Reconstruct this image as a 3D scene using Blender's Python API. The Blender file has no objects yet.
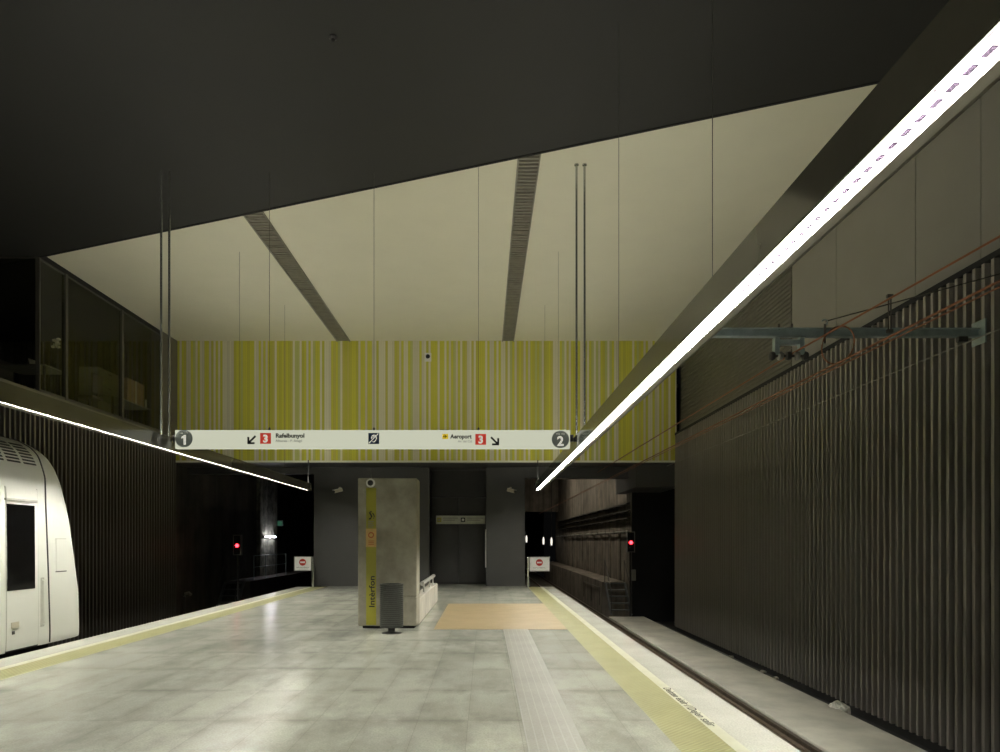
import bpy, bmesh, math, random
from mathutils import Vector, Matrix
random.seed(7)
S = bpy.context.scene
C = S.collection
PI = math.pi
F, VX, VY, EYE = 667.0, 485.0, 541.0, 1.6

def at(px, py, Y):
    """point at distance Y that the photograph shows at pixel (px, py)"""
    return Vector(((px - VX) / F * Y, Y, EYE + (VY - py) / F * Y))

# ------------------------------------------------------------------ materials
def lin(c):
    return tuple((x / 12.92 if x <= .04045 else ((x + .055) / 1.055) ** 2.4) for x in c)

class NT:
    def __init__(s, name):
        s.m = bpy.data.materials.new(name); s.m.use_nodes = True
        s.n = s.m.node_tree.nodes; s.l = s.m.node_tree.links
        s.b = s.n['Principled BSDF']
    def new(s, t, **kw):
        n = s.n.new(t)
        for k, v in kw.items(): setattr(n, k, v)
        return n
    def link(s, a, b): s.l.new(a, b)
    def math(s, op, a, b=None, c=None, clamp=False):
        n = s.new('ShaderNodeMath', operation=op); n.use_clamp = clamp
        for i, v in enumerate((a, b, c)):
            if v is None: continue
            if isinstance(v, (int, float)): n.inputs[i].default_value = v
            else: s.link(v, n.inputs[i])
        return n.outputs[0]
    def pos(s):
        g = s.new('ShaderNodeNewGeometry'); x = s.new('ShaderNodeSeparateXYZ')
        s.link(g.outputs['Position'], x.inputs[0])
        return g.outputs['Position'], x.outputs
    def noise(s, vec, scale, detail=3, rough=.5, stretch=None):
        if stretch:
            mp = s.new('ShaderNodeMapping'); mp.inputs['Scale'].default_value = stretch
            s.link(vec, mp.inputs['Vector']); vec = mp.outputs[0]
        n = s.new('ShaderNodeTexNoise'); n.inputs['Scale'].default_value = scale
        n.inputs['Detail'].default_value = detail; n.inputs['Roughness'].default_value = rough
        s.link(vec, n.inputs['Vector']); return n.outputs['Fac']
    def ramp(s, fac, stops, interp='LINEAR'):
        r = s.new('ShaderNodeValToRGB'); cr = r.color_ramp; cr.interpolation = interp
        while len(cr.elements) < len(stops): cr.elements.new(.5)
        for e, (p, c) in zip(cr.elements, stops):
            e.position = p; e.color = tuple(c) + (1,)
        s.link(fac, r.inputs[0]); return r.outputs[0]
    def mix(s, fac, a, b, mode='MIX'):
        n = s.new('ShaderNodeMix', data_type='RGBA', blend_type=mode)
        for sock, v in ((n.inputs[0], fac), (n.inputs[6], a), (n.inputs[7], b)):
            if isinstance(v, (int, float)): sock.default_value = v
            elif isinstance(v, tuple): sock.default_value = v + (1,) if len(v) == 3 else v
            else: s.link(v, sock)
        return n.outputs[2]
    def bump(s, h, strength=.2, dist=.01):
        b = s.new('ShaderNodeBump'); b.inputs['Strength'].default_value = strength
        b.inputs['Distance'].default_value = dist
        s.link(h, b.inputs['Height']); s.link(b.outputs[0], s.b.inputs['Normal'])
    def set(s, color=None, rough=None, metal=None, spec=None, coat=None):
        for k, v in (('Base Color', color), ('Roughness', rough), ('Metallic', metal), ('Specular IOR Level', spec), ('Coat Weight', coat)):
            if v is None: continue
            if isinstance(v, (int, float)): s.b.inputs[k].default_value = v
            elif isinstance(v, tuple): s.b.inputs[k].default_value = v + (1,)
            else: s.link(v, s.b.inputs[k])
        return s.m

def mat(name, c, rough=.5, metal=0, var=.12, scale=6, spec=.5, coat=0, stretch=None):
    """plain paint or metal with a faint procedural mottling"""
    t = NT(name); p, _ = t.pos()
    n = t.noise(p, scale, 4, .55, stretch)
    lo = tuple(x * (1 - var) for x in c); hi = tuple(min(1, x * (1 + var)) for x in c)
    return t.set(t.ramp(n, [(.3, lo), (.7, hi)]), rough, metal, spec, coat)

def emit(name, c, strength):
    t = NT(name); t.set((0, 0, 0), .5)
    t.b.inputs['Emission Color'].default_value = c + (1,)
    t.b.inputs['Emission Strength'].default_value = strength
    return t.m

M = {}
def floor_mat(name, base, joints=True, dirt=1.0):
    t = NT(name); p, x = t.pos()
    sp = t.noise(p, 60, 2, .6)
    c = t.ramp(sp, [(.3, tuple(v * .86 for v in base)), (.7, tuple(min(1, v * 1.13) for v in base))])
    big = t.noise(p, .9, 5, .6)
    c = t.mix(.55, c, t.ramp(big, [(.3, (.62, .62, .60)), (.6, (1, 1, 1))]), 'MULTIPLY')
    if joints:
        def near(coord, pitch, off):
            a = t.math('FRACT', t.math('DIVIDE', t.math('ADD', coord, off), pitch))
            a = t.math('ABSOLUTE', t.math('SUBTRACT', a, .5))
            return t.math('MULTIPLY', t.math('SUBTRACT', .5, a), pitch)          # distance to the nearest joint
        # each slab its own slight tone
        cx = t.math('FLOOR', t.math('DIVIDE', t.math('ADD', x[0], .15), .45)); cy = t.math('FLOOR', t.math('DIVIDE', t.math('ADD', x[1], .06), 1.2))
        cv = t.new('ShaderNodeCombineXYZ'); t.link(cx, cv.inputs[0]); t.link(cy, cv.inputs[1])
        wn = t.new('ShaderNodeTexWhiteNoise', noise_dimensions='2D'); t.link(cv.outputs[0], wn.inputs['Vector'])
        c = t.mix(1.0, c, t.ramp(wn.outputs['Value'], [(0, (.90, .90, .90)), (1, (1.05, 1.05, 1.04))]), 'MULTIPLY')
        dx = near(x[0], .45, .15); dy = near(x[1], 1.2, .06)
        st = t.noise(p, 2.3, 4, .65)
        sm = t.ramp(st, [(.40, (0, 0, 0)), (.62, (1, 1, 1))])
        def halo(d, w): return t.math('SUBTRACT', 1, t.math('DIVIDE', d, w), clamp=True)
        h = t.math('MAXIMUM', t.math('MULTIPLY', halo(dx, .10), .5), t.math('MULTIPLY', halo(dy, .18), .9))
        c = t.mix(t.math('MULTIPLY', t.math('MULTIPLY', h, sm), .6 * dirt), c, (.16, .16, .14))
        ln = t.math('MAXIMUM', t.math('LESS_THAN', dx, .003), t.math('LESS_THAN', dy, .004))
        c = t.mix(t.math('MULTIPLY', ln, .28), c, (.14, .14, .12))
        # wandering scuff streaks
        sk = t.noise(p, .8, 5, .7, (1.6, .8, 1))
        c = t.mix(t.math('MULTIPLY', t.ramp(sk, [(.47, (0, 0, 0)), (.68, (1, 1, 1))]), .6 * dirt), c, (.20, .20, .175))
    return t.set(c, .2, 0, .06)

M['terrazzo'] = floor_mat('grey terrazzo slabs', (.445, .45, .385))
M['coping'] = floor_mat('pale granite coping', (.62, .62, .545), False)
def tactile(name, c, px, py):
    t = NT(name); p, x = t.pos()
    a = t.math('SINE', t.math('MULTIPLY', x[0], 2 * PI / px))
    b = t.math('SINE', t.math('MULTIPLY', x[1], 2 * PI / py)) if py else a
    k = t.math('MULTIPLY', a, b) if py else a
    g = t.ramp(t.math('MULTIPLY_ADD', k, .5, .5), [(.2, tuple(v * .86 for v in c)), (.8, tuple(min(1, v * 1.06) for v in c))])
    w = t.noise(p, 2.2, 4, .6)
    g = t.mix(.6, g, t.ramp(w, [(.3, (.75, .75, .72)), (.65, (1, 1, 1))]), 'MULTIPLY')
    t.bump(k, .25, .004)
    return t.set(g, .5, 0, .4)
M['yellow_tile'] = tactile('yellow warning tiles', (.345, .335, .16), .06, .06)
M['cream'] = mat('cream edge line', (.52, .52, .39), .5, var=.08, scale=3)
M['orange_tile'] = tactile('orange tactile paving', (.43, .335, .19), .06, .06)

def guide_mat():
    t = NT('grooved guide paving'); p, x = t.pos()
    f = t.math('FRACT', t.math('DIVIDE', t.math('SUBTRACT', x[0], .33), .075))
    ln = t.math('LESS_THAN', f, .16)
    sp = t.noise(p, 45, 2, .6)
    c = t.ramp(sp, [(.3, (.275, .272, .228)), (.7, (.33, .327, .28))])
    c = t.mix(.6, c, t.ramp(t.noise(p, 1.6, 4), [(.3, (.7, .7, .68)), (.65, (1, 1, 1))]), 'MULTIPLY')
    c = t.mix(t.math('MULTIPLY', ln, .35), c, (.42, .415, .37))
    t.bump(ln, .3, .003)
    return t.set(c, .5)
M['guide'] = guide_mat()

def stripe_mat():
    t = NT('yellow striped enamel panels'); p, x = t.pos()
    u = t.math('FLOOR', t.math('DIVIDE', x[0], .076))
    w = t.new('ShaderNodeTexWhiteNoise', noise_dimensions='1D'); t.link(u, w.inputs['W'])
    Y = (.66, .63, .080); Y2 = (.58, .555, .085); Gn = (.56, .58, .20); W = (.76, .73, .53); W2 = (.68, .65, .47); Mu = (.60, .55, .12)
    c = t.ramp(w.outputs['Value'], [(0, Y), (.22, Y2), (.34, Gn), (.42, Mu), (.52, W), (.78, W2), (.92, Y)], 'CONSTANT')
    fr = t.math('FRACT', t.math('DIVIDE', x[0], .076))
    c = t.mix(t.math('MULTIPLY', t.math('LESS_THAN', fr, .10), .30), c, (.16, .155, .03))
    t.set(c, .12, 0, .5)
    return t.m
M['stripes'] = stripe_mat()

def concrete(name, c, streak=True, scale=2.0, lo=.55, rough=.75):
    t = NT(name); p, x = t.pos()
    n = t.noise(p, scale, 6, .6)
    col = t.ramp(n, [(.3, tuple(v * lo for v in c)), (.55, c), (.75, tuple(min(1, v * 1.25) for v in c))])
    if streak:
        s = t.noise(p, 2.2, 4, .6, (1, 1, .07))
        col = t.mix(.8, col, t.ramp(s, [(.34, (.42, .40, .37)), (.55, (.92, .90, .87)), (.7, (1.1, 1.0, .88))]), 'MULTIPLY')
    f = t.noise(p, 40, 3, .6)
    pit = t.ramp(f, [(.24, (.45, .45, .45)), (.34, (1, 1, 1))])
    col = t.mix(.6, col, pit, 'MULTIPLY')
    t.bump(n, .15, .02)
    return t.set(col, rough, 0, .3)
M['concrete'] = concrete('board cast concrete', (.35, .33, .26), False, 2.6, .68)
M['conc_white'] = concrete('pale precast concrete', (.60, .58, .50), False, 2, .8)
M['conc_tunnel'] = concrete('stained tunnel concrete', (.30, .27, .225), True, 1.2)
M['conc_track'] = concrete('track slab concrete', (.46, .45, .38), False, .8, .7)
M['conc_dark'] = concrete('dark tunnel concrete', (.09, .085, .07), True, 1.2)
M['rough'] = concrete('rough lamp lit concrete', (.32, .34, .28), True, 3.5, .3, .9)
M['ceil_white'] = mat('perforated off white ceiling panels', (.70, .675, .53), .75, var=.02, scale=1.2)
M['ceil_dark'] = mat('charcoal ceiling panels', (.0135, .0135, .0118), .7, var=.06, scale=1)
M['ceil_edge'] = mat('ceiling shadow gap black', (.010, .010, .009), .8)
M['grille'] = mat('grey ceiling grille', (.22, .205, .16), .5)
M['black'] = mat('matt black', (.006, .006, .006), .8)
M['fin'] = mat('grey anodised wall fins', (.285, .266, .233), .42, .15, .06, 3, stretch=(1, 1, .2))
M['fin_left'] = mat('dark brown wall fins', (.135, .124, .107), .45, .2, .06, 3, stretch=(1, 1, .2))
M['fin_back'] = mat('black wall backing', (.024, .0235, .0225), .6)
M['panel_grey'] = mat('warm grey wall panels', (.25, .237, .203), .6, var=.04, scale=1)
M['slat'] = mat('dark grey wall slats', (.12, .115, .092), .5)
M['charcoal'] = mat('charcoal cladding', (.062, .062, .060), .42, 0, .06, 1.5, coat=.0)
M['door'] = mat('dark door panels', (.030, .029, .027), .4)
M['jamb'] = mat('glossy black jamb', (.014, .014, .013), .15)
M['housing'] = mat('dark bronze luminaire housing', (.085, .080, .062), .10, .0, .04, 4, spec=.7)
M['flange'] = mat('pale grey luminaire flange', (.15, .146, .118), .4)
M['reflector'] = mat('reflector with painted violet fringe', (.045, .036, .049), .13, .96, .04)  # violet fringe of the tube's glare put into the metal's colour
M['louver'] = mat('white louver blades with added glow', (.86, .86, .84), .4, var=.02)
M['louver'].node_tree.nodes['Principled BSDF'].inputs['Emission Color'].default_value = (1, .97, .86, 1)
M['louver'].node_tree.nodes['Principled BSDF'].inputs['Emission Strength'].default_value = 4  # glow added to the blades, standing in for tube light on them
M['tube'] = emit('fluorescent tube glow', (1, .97, .88), 520)
M['uplight'] = emit('uplight strip glow', (1, .97, .84), 28)
M['sign_lit'] = emit('backlit cream sign face', (.86, .88, .68), .64)
M['diffuser'] = emit('opal diffuser glow', (1, .97, .86), 55)
M['rail_steel'] = mat('bright satin steel', (.66, .66, .61), .3, .45, .04, 8)
M['pole'] = mat('satin steel pole', (.50, .52, .48), .26, .85, .04, 8)
M['steel'] = mat('brushed stainless steel', (.62, .64, .60), .22, 1, .06, 8)
M['galv'] = mat('galvanised steel', (.36, .44, .44), .35, .4, .15, 8)
M['dark_metal'] = mat('dark painted metal', (.045, .045, .043), .4, .3)
M['bin'] = mat('grey painted steel bin', (.075, .078, .07), .4, .3)
M['sign_white'] = mat('cream white sign enamel', (.80, .80, .64), .35, var=.015)
M['white'] = mat('white enamel', (.80, .80, .76), .35, var=.02)
M['roundel'] = mat('backlit slate sign print', (.085, .10, .085), .4)
M['roundel'].node_tree.nodes['Principled BSDF'].inputs['Emission Color'].default_value = (.9, 1, .85, 1); M['roundel'].node_tree.nodes['Principled BSDF'].inputs['Emission Strength'].default_value = .05
M['ink'] = mat('black sign print', (.008, .008, .008), .5)
M['ink_grey'] = mat('grey sign print', (.25, .25, .22), .5)
M['red'] = mat('red sign print', (.55, .035, .022), .45)
M['yellow_lit'] = mat('backlit yellow sign print', (.60, .46, .02), .4); M['red_lit'] = mat('backlit red sign print', (.55, .035, .022), .45); M['white_lit'] = mat('backlit white sign print', (.8, .8, .74), .45)
for n_, c_, e_ in (('red_lit', (.72, .07, .045, 1), .42), ('white_lit', (.9, .88, .76, 1), .55), ('yellow_lit', (.85, .6, .03, 1), .5)):
    M[n_].node_tree.nodes['Principled BSDF'].inputs['Emission Color'].default_value = c_; M[n_].node_tree.nodes['Principled BSDF'].inputs['Emission Strength'].default_value = e_
M['navy'] = mat('navy sign print', (.018, .045, .12), .4)
M['sun_yellow'] = mat('yellow sign print', (.60, .46, .02), .4)
M['olive'] = mat('olive yellow strip', (.34, .32, .030), .4, var=.04)
M['orange_print'] = mat('pale orange sticker', (.62, .40, .13), .45)
M['ring'] = mat('orange red print', (.45, .10, .02), .5)
M['train'] = mat('white gloss train paint', (.80, .81, .74), .38, 0, .015, 1.5, spec=.3)
M['train_line'] = mat('black rubber seam', (.02, .02, .018), .6)
M['beige'] = mat('beige plastic', (.58, .54, .42), .45)
M['train_shade'] = mat('train groove grey', (.52, .52, .45), .5)
M['train_glass'] = mat('black tinted glass', (.004, .004, .004), .12, spec=.25)
M['rail'] = mat('rusty rail steel', (.13, .10, .07), .5, .5, .3, 10)
M['rail_head'] = mat('worn rail head', (.33, .29, .23), .35, .8)
M['stair_steel'] = mat('dull stair steel', (.13, .14, .135), .5, .3)
M['copper'] = mat('copper wire', (.26, .10, .04), .45, .3)
M['wire'] = mat('thin steel cable', (.30, .29, .25), .5, .3)
M['hanger'] = mat('dark suspension cable', (.05, .048, .04), .6)
M['wire_dark'] = mat('dark cable', (.06, .055, .045), .5)
M['rock'] = concrete('pale rubble', (.62, .62, .55), False, 12, .6)
M['cardboard'] = mat('brown cardboard', (.32, .22, .13), .8)
M['office_dark'] = mat('dark office furniture', (.075, .075, .07), .6)
M['office_grey'] = mat('grey office furniture', (.20, .20, .185), .6)
M['paper'] = mat('white paper', (.6, .6, .56), .7)
M['red_lamp'] = emit('red signal lamp', (1, .02, .03), 14)
M['red_small'] = emit('dim red lamp', (1, .03, .05), 2.2)
M['tunnel_tube'] = emit('tunnel fluorescent tube', (.95, .90, 1), 50)
M['bulb'] = emit('tunnel bulkhead lamp', (1, .93, .80), 1.1)
M['tunnel_lamp'] = emit('added tunnel lamp glow', (1, .90, .74), 120)
M['added_office_lamp'] = emit('added office lamp glow', (1, .95, .82), 36)
M['green'] = emit('green exit lamp', (.12, .55, .30), .12)

def glass_mat():
    t = NT('dark tinted window glass')
    out = t.n['Material Output']
    tr = t.new('ShaderNodeBsdfTransparent'); tr.inputs[0].default_value = (.80, .80, .74, 1)
    gl = t.new('ShaderNodeBsdfGlossy'); gl.inputs['Roughness'].default_value = .02
    gl.inputs['Color'].default_value = (.8, .8, .8, 1)
    fr = t.new('ShaderNodeFresnel'); fr.inputs[0].default_value = 1.45
    ge = t.new('ShaderNodeNewGeometry')
    mx = t.new('ShaderNodeMixShader'); t.link(t.math('MULTIPLY', fr.outputs[0], t.math('SUBTRACT', 1, ge.outputs['Backfacing'])), mx.inputs[0])
    t.link(tr.outputs[0], mx.inputs[1]); t.link(gl.outputs[0], mx.inputs[2])
    t.link(mx.outputs[0], out.inputs['Surface'])
    return t.m
M['glass'] = glass_mat()

# ------------------------------------------------------------------ geometry helpers
class MB:
    def __init__(s): s.bm = bmesh.new()
    def box(s, x0, x1, y0, y1, z0, z1):
        v = [s.bm.verts.new((x, y, z)) for x in (x0, x1) for y in (y0, y1) for z in (z0, z1)]
        for f in ((0, 1, 3, 2), (4, 6, 7, 5), (0, 4, 5, 1), (2, 3, 7, 6), (0, 2, 6, 4), (1, 5, 7, 3)):
            s.bm.faces.new([v[i] for i in f])
        return s
    def bar(s, a, b, w, h, up=(0, 0, 1)):
        a = Vector(a); b = Vector(b); d = (b - a).normalized()
        sd = d.cross(Vector(up))
        if sd.length < 1e-4: sd = d.cross(Vector((1, 0, 0)))
        sd.normalize(); u = sd.cross(d)
        r = [[s.bm.verts.new(p + sd * (i * w / 2) + u * (j * h / 2)) for i, j in ((-1, -1), (1, -1), (1, 1), (-1, 1))] for p in (a, b)]
        s.bm.faces.new(r[0]); s.bm.faces.new(r[1][::-1])
        for i in range(4):
            s.bm.faces.new((r[0][i], r[1][i], r[1][(i + 1) % 4], r[0][(i + 1) % 4]))
        return s
    def comb(s, xs, xe, ys, w, z0, z1, spine=.006):
        """blades from xs to xe at every y in ys, joined by one thin spine at xs"""
        d = 1 if xe > xs else -1; a = xs; c = xs + d * spine
        pts = [(a, ys[0], z0)]
        out = []
        for y in ys: out += [(c, y, z0), (xe, y, z0), (xe, y + w, z0), (c, y + w, z0)]
        out = out[1:-1] if False else out
        pts = [(a, ys[0] - .001, z0), (c, ys[0] - .001, z0)] + out + [(c, ys[-1] + w + .001, z0), (a, ys[-1] + w + .001, z0)]
        return s.prism(pts, (0, 0, z1 - z0))
    def tube(s, pts, r, seg=10, closed=False):
        pts = [Vector(p) for p in pts]; n = len(pts); rings = []
        for i, p in enumerate(pts):
            a = pts[(i - 1) % n] if (closed or i > 0) else p
            b = pts[(i + 1) % n] if (closed or i < n - 1) else p
            d = (b - a).normalized()
            ref = Vector((0, 0, 1)) if abs(d.z) < .95 else Vector((1, 0, 0))
            u = d.cross(ref).normalized(); w = u.cross(d)
            rings.append([s.bm.verts.new(p + (u * math.cos(k * 2 * PI / seg) + w * math.sin(k * 2 * PI / seg)) * r) for k in range(seg)])
        for i in range(n if closed else n - 1):
            A, B = rings[i], rings[(i + 1) % n]
            for k in range(seg):
                s.bm.faces.new((A[k], A[(k + 1) % seg], B[(k + 1) % seg], B[k]))
        if not closed:
            s.bm.faces.new(rings[0][::-1]); s.bm.faces.new(rings[-1])
        return s
    def lathe(s, o, prof, seg=32, axis='Z'):
        """prof: list of (radius, height) turned about an axis through o"""
        o = Vector(o); rings = []
        def pt(r, h, a):
            c, d = r * math.cos(a), r * math.sin(a)
            return o + (Vector((c, d, h)) if axis == 'Z' else Vector((c, h, d)) if axis == 'Y' else Vector((h, c, d)))
        for r, h in prof:
            rings.append([s.bm.verts.new(pt(max(r, 1e-4), h, 2 * PI * k / seg)) for k in range(seg)])
        for A, B in zip(rings, rings[1:]):
            for k in range(seg):
                s.bm.faces.new((A[k], A[(k + 1) % seg], B[(k + 1) % seg], B[k]))
        s.bm.faces.new(rings[0][::-1]); s.bm.faces.new(rings[-1])
        return s
    def prism(s, poly, d):
        """a planar polygon extruded by the vector d"""
        d = Vector(d); a = [s.bm.verts.new(p) for p in poly]; b = [s.bm.verts.new(Vector(p) + d) for p in poly]
        n = len(a)
        s.bm.faces.new(a[::-1]); s.bm.faces.new(b)
        for i in range(n): s.bm.faces.new((a[i], a[(i + 1) % n], b[(i + 1) % n], b[i]))
        return s
    def ball(s, o, r, sub=2, sc=(1, 1, 1)):
        bmesh.ops.create_icosphere(s.bm, subdivisions=sub, radius=1, matrix=Matrix.Translation(o) @ Matrix.Diagonal((r * sc[0], r * sc[1], r * sc[2], 1)))
        return s
    def build(s, name, m, parent=None, bevel=0, smooth=False, seg=2):
        bm = s.bm
        bmesh.ops.recalc_face_normals(bm, faces=bm.faces)
        if bevel:
            es = [e for e in bm.edges if len(e.link_faces) == 2 and e.calc_face_angle(0) > .6]
            bmesh.ops.bevel(bm, geom=es, offset=bevel, segments=seg, affect='EDGES', profile=.5)
        root = parent
        while root is not None and root.parent is not None: root = root.parent
        if root is not None:
            bmesh.ops.translate(bm, verts=bm.verts, vec=-Vector(root.location))
        me = bpy.data.meshes.new(name); bm.to_mesh(me); bm.free()
        if smooth:
            me.polygons.foreach_set('use_smooth', [True] * len(me.polygons))
            try: me.set_sharp_from_angle(angle=.7)
            except Exception: pass
        me.materials.append(M[m] if isinstance(m, str) else m)
        o = bpy.data.objects.new(name, me); C.objects.link(o)
        if parent is not None: o.parent = parent
        return o

def thing(name, label, cat, loc, group=None):
    o = bpy.data.objects.new(name, None); C.objects.link(o)
    o.empty_display_size = .1; o.location = loc
    o['label'] = label; o['category'] = cat
    if group: o['group'] = group
    return o
def tag(o, label, cat, group=None):
    o['label'] = label; o['category'] = cat
    if group: o['group'] = group
    return o
def struct(o, label=None):
    o['kind'] = 'structure'
    if label: o['label'] = label
    return o
def box(name, m, x0, x1, y0, y1, z0, z1, parent=None, bevel=0, label=None):
    o = MB().box(x0, x1, y0, y1, z0, z1).build(name, m, parent, bevel)
    return struct(o, label) if parent is None else o

_fonts = {}
def text(name, s, m, parent, origin, right, up, height, width=None, depth=.002, bold=0, align='CENTER'):
    """lettering as a mesh: origin is the baseline point, height the capital height"""
    cu = bpy.data.curves.new('t', 'FONT'); cu.body = s; cu.align_x = align
    cu.extrude = .02; cu.offset = bold; cu.resolution_u = 3
    ob = bpy.data.objects.new('t', cu); C.objects.link(ob)
    dg = bpy.context.evaluated_depsgraph_get()
    me = bpy.data.meshes.new_from_object(ob.evaluated_get(dg))
    bpy.data.objects.remove(ob); bpy.data.curves.remove(cu)
    xs = [v.co.x for v in me.vertices]; w0 = max(xs) - min(xs)
    sy = height / .73; sx = width / w0 if width else sy
    R = Vector(right).normalized(); U = Vector(up).normalized(); N = R.cross(U)
    root = parent
    while root is not None and root.parent is not None: root = root.parent
    off = Vector(root.location) if root else Vector((0, 0, 0))
    for v in me.vertices:
        x, y, z = v.co
        v.co = Vector(origin) - off + R * (x * sx) + U * (y * sy) + N * ((z / .02) * depth)
    me.name = name; me.materials.clear(); me.materials.append(M[m])
    o = bpy.data.objects.new(name, me); C.objects.link(o)
    if parent is not None: o.parent = parent
    return o

# key dimensions (metres)
XR, XL = 6.38, -10.38           # faces of the ribbed side walls
YW, YB = 22.4, 23.7             # striped wall, service block
ZC, ZD = 8.32, 8.20             # pale and dark ceilings
EL, ER = -6.57, 2.40            # platform edges
ZT = -1.15                      # track slab
YN = -16.0                      # hall continues behind the camera
PE = 23.35                      # platform end

# ------------------------------------------------------------------ setting: platform and track
box('floor', 'terrazzo', -5.56, 1.49, YN, 24.95, -.35, 0, label='grey terrazzo island platform floor')
box('trim_1', 'yellow_tile', 1.49, 1.91, YN, PE, -.35, 0, label='yellow tactile warning strip along the right platform edge')
box('trim_2', 'cream', 1.91, 2.02, YN, PE, -.35, .0, label='cream line beside the right platform edge')
box('trim_3', 'coping', 2.02, ER, YN, PE, -.30, 0, label='pale coping stones of the right platform edge')
box('trim_4', 'yellow_tile', -6.00, -5.56, YN, PE, -.35, 0, label='yellow tactile warning strip along the left platform edge')
box('trim_5', 'cream', -6.12, -6.00, YN, PE, -.35, .0, label='cream line beside the left platform edge')
box('trim_6', 'coping', EL, -6.12, YN, PE, -.30, 0, label='pale coping stones of the left platform edge')
box('trim_7', 'guide', .33, .78, YN, 12.07, -.02, .004, label='grooved guide strip in the platform floor')
box('trim_8', 'orange_tile', -.93, 1.488, 12.07, 17.0, -.02, .004, label='orange tactile paving square in the platform floor')
box('wall_platform_right', 'conc_dark', 2.2, 2.36, YN, PE, -1.4, -.30)
box('wall_platform_left', 'conc_dark', -6.53, -6.37, YN, PE, -1.4, -.30)
box('floor_track_right', 'conc_dark', 2.2, 4.22, YN, 70, -1.6, -1.24)
box('floor_track_slab', 'conc_track', 4.50, 5.80, YN, 24.3, -1.6, ZT, bevel=.02, label='pale concrete track slab beside the right wall')
box('floor_gutter', 'fin_back', 5.80, 9.0, YN, 70, -1.7, -1.42, label='dark gutter along the right wall')
box('floor_rail_groove', 'rail', 4.22, 4.50, YN, 70, -1.6, -1.235, label='rusty groove beside the right rail')
box('floor_track_left', 'conc_dark', -10.6, -6.37, YN, 70, -1.6, -1.24)
def rail(x, label):
    t = thing('rail', label, 'rail', (x, 3, -1.235), 'running rails of the tracks')
    w = MB()
    prof = [(-.06, -1.235), (.06, -1.235), (.06, -1.225), (.012, -1.21), (.012, -1.165), (.034, -1.155), (.034, -1.135), (-.034, -1.135), (-.034, -1.155), (-.012, -1.165), (-.012, -1.21), (-.06, -1.225)]
    w.prism([(x + a, -10, z) for a, z in prof], (0, 70, 0)); w.build('rail_body', 'rail', t)
    MB().box(x - .026, x + .026, -10, 60, -1.1352, -1.132).build('rail_head', 'rail_head', t)
rail(4.36, 'rusty rail beside the pale track slab on the right')
rail(3.36, 'rail of the right track nearest the platform')
rail(-7.6, 'rail of the left track nearest the platform')
rail(-8.6, 'rail of the left track nearest the ribbed wall')

# ------------------------------------------------------------------ setting: side walls
def ribs(name, m, xf, sgn, y0, y1, z0, z1, label):
    b = MB(); y = y0
    while y < y1 - .02:
        x0, x1 = sorted((xf, xf + sgn * .075))
        b.box(x0, x1, y, y + .052, z0, z1); y += .163
    struct(b.build(name, m), label)
ribs('wall_right', 'fin', XR, 1, 2.0, YW, -1.27, 5.18, 'ribbed grey metal wall of the right track')
box('wall_right_backing', 'fin_back', XR + .072, XR + .30, YN, YW, -1.7, 5.18)
box('trim_9', 'black', XR - .01, XR + .30, YN, YW, 5.15, 5.225, label='black cap of the right ribbed wall')
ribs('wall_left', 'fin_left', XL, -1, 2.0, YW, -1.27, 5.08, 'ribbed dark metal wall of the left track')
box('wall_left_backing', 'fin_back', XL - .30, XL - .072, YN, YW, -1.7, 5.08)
# upper right wall: panels with open joints, then a slatted bay
b = MB(); js = [YN, 3.2, 5.2, 7.2, 8.85, 10.2, 12.5, 14.3]
for a, c in zip(js, js[1:]): b.box(XR + .20, XR + .23, a + .008, c - .008, 5.2, ZC)
struct(b.build('wall_upper_right', 'panel_grey', None), 'warm grey panelled upper right wall')
box('wall_upper_right_backing', 'fin_back', XR + .23, XR + .5, YN, YW + .3, 5.2, ZC + .1)
b = MB(); z = 5.24
while z < ZC - .05:
    b.prism([(XR + .19, 14.32, z), (XR + .20, 14.32, z + .086), (XR + .23, 14.32, z + .086), (XR + .23, 14.32, z)], (0, YW - 14.32, 0)); z += .1
struct(b.build('wall_slats_right', 'slat'), 'dark slatted bay of the upper right wall')

# ------------------------------------------------------------------ setting: striped wall, soffit, service block
box('wall_back', 'stripes', XL - .02, XR + .05, YW, YW + .12, 4.30, ZC, label='yellow and white striped wall above the tunnel mouths')
box('trim_10', 'sign_white', XL, XR + .02, YW - .015, YW + .1, 4.235, 4.30, label='pale bottom trim of the striped wall')
box('ceiling_soffit', 'charcoal', XL - .3, XR + 1.6, YW, YB + .6, 4.22, 4.26)
# the block, built around the recessed door
BX0, BX1, DX0, DX1 = -6.08, 1.42, -1.99, .04
b = MB()
for x0, x1 in ((BX0, -4.05), (-4.04, DX0), (DX1, BX1)): b.box(x0, x1, YB, YB + .25, 0, 4.22)
struct(b.build('wall_block_front', 'charcoal'), 'charcoal clad front of the service block')
box('wall_block_left', 'charcoal', BX0, BX0 + .2, YB + .25, 30, -1.4, 4.3)
box('wall_block_right', 'charcoal', BX1 - .2, BX1, YB + .25, 30, -1.4, 4.3)
box('wall_block_back', 'charcoal', BX0, BX1, 30, 30.2, -1.4, 6.8)
box('wall_recess_left', 'jamb', DX0 - .1, DX0, YB + .25, 25.0, 0, 4.22)
box('wall_recess_right', 'jamb', DX1, DX1 + .1, YB + .25, 25.0, 0, 4.22)
d1 = MB()
for i, (x0, x1) in enumerate(((DX0, -.98), (-.97, DX1))): d1.box(x0, x1, 24.9, 25.0, .02, 3.2)
d1.box(DX0, DX1, 24.92, 25.0, 3.22, 4.22)
d1 = struct(d1.build('door_1', 'door', None, .006), 'dark double door in the recess of the service block')
hb = MB(); hb.tube([at(485.6, 529.5, 23.66), at(485.6, 567.5, 23.66)], .022, 10)
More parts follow.
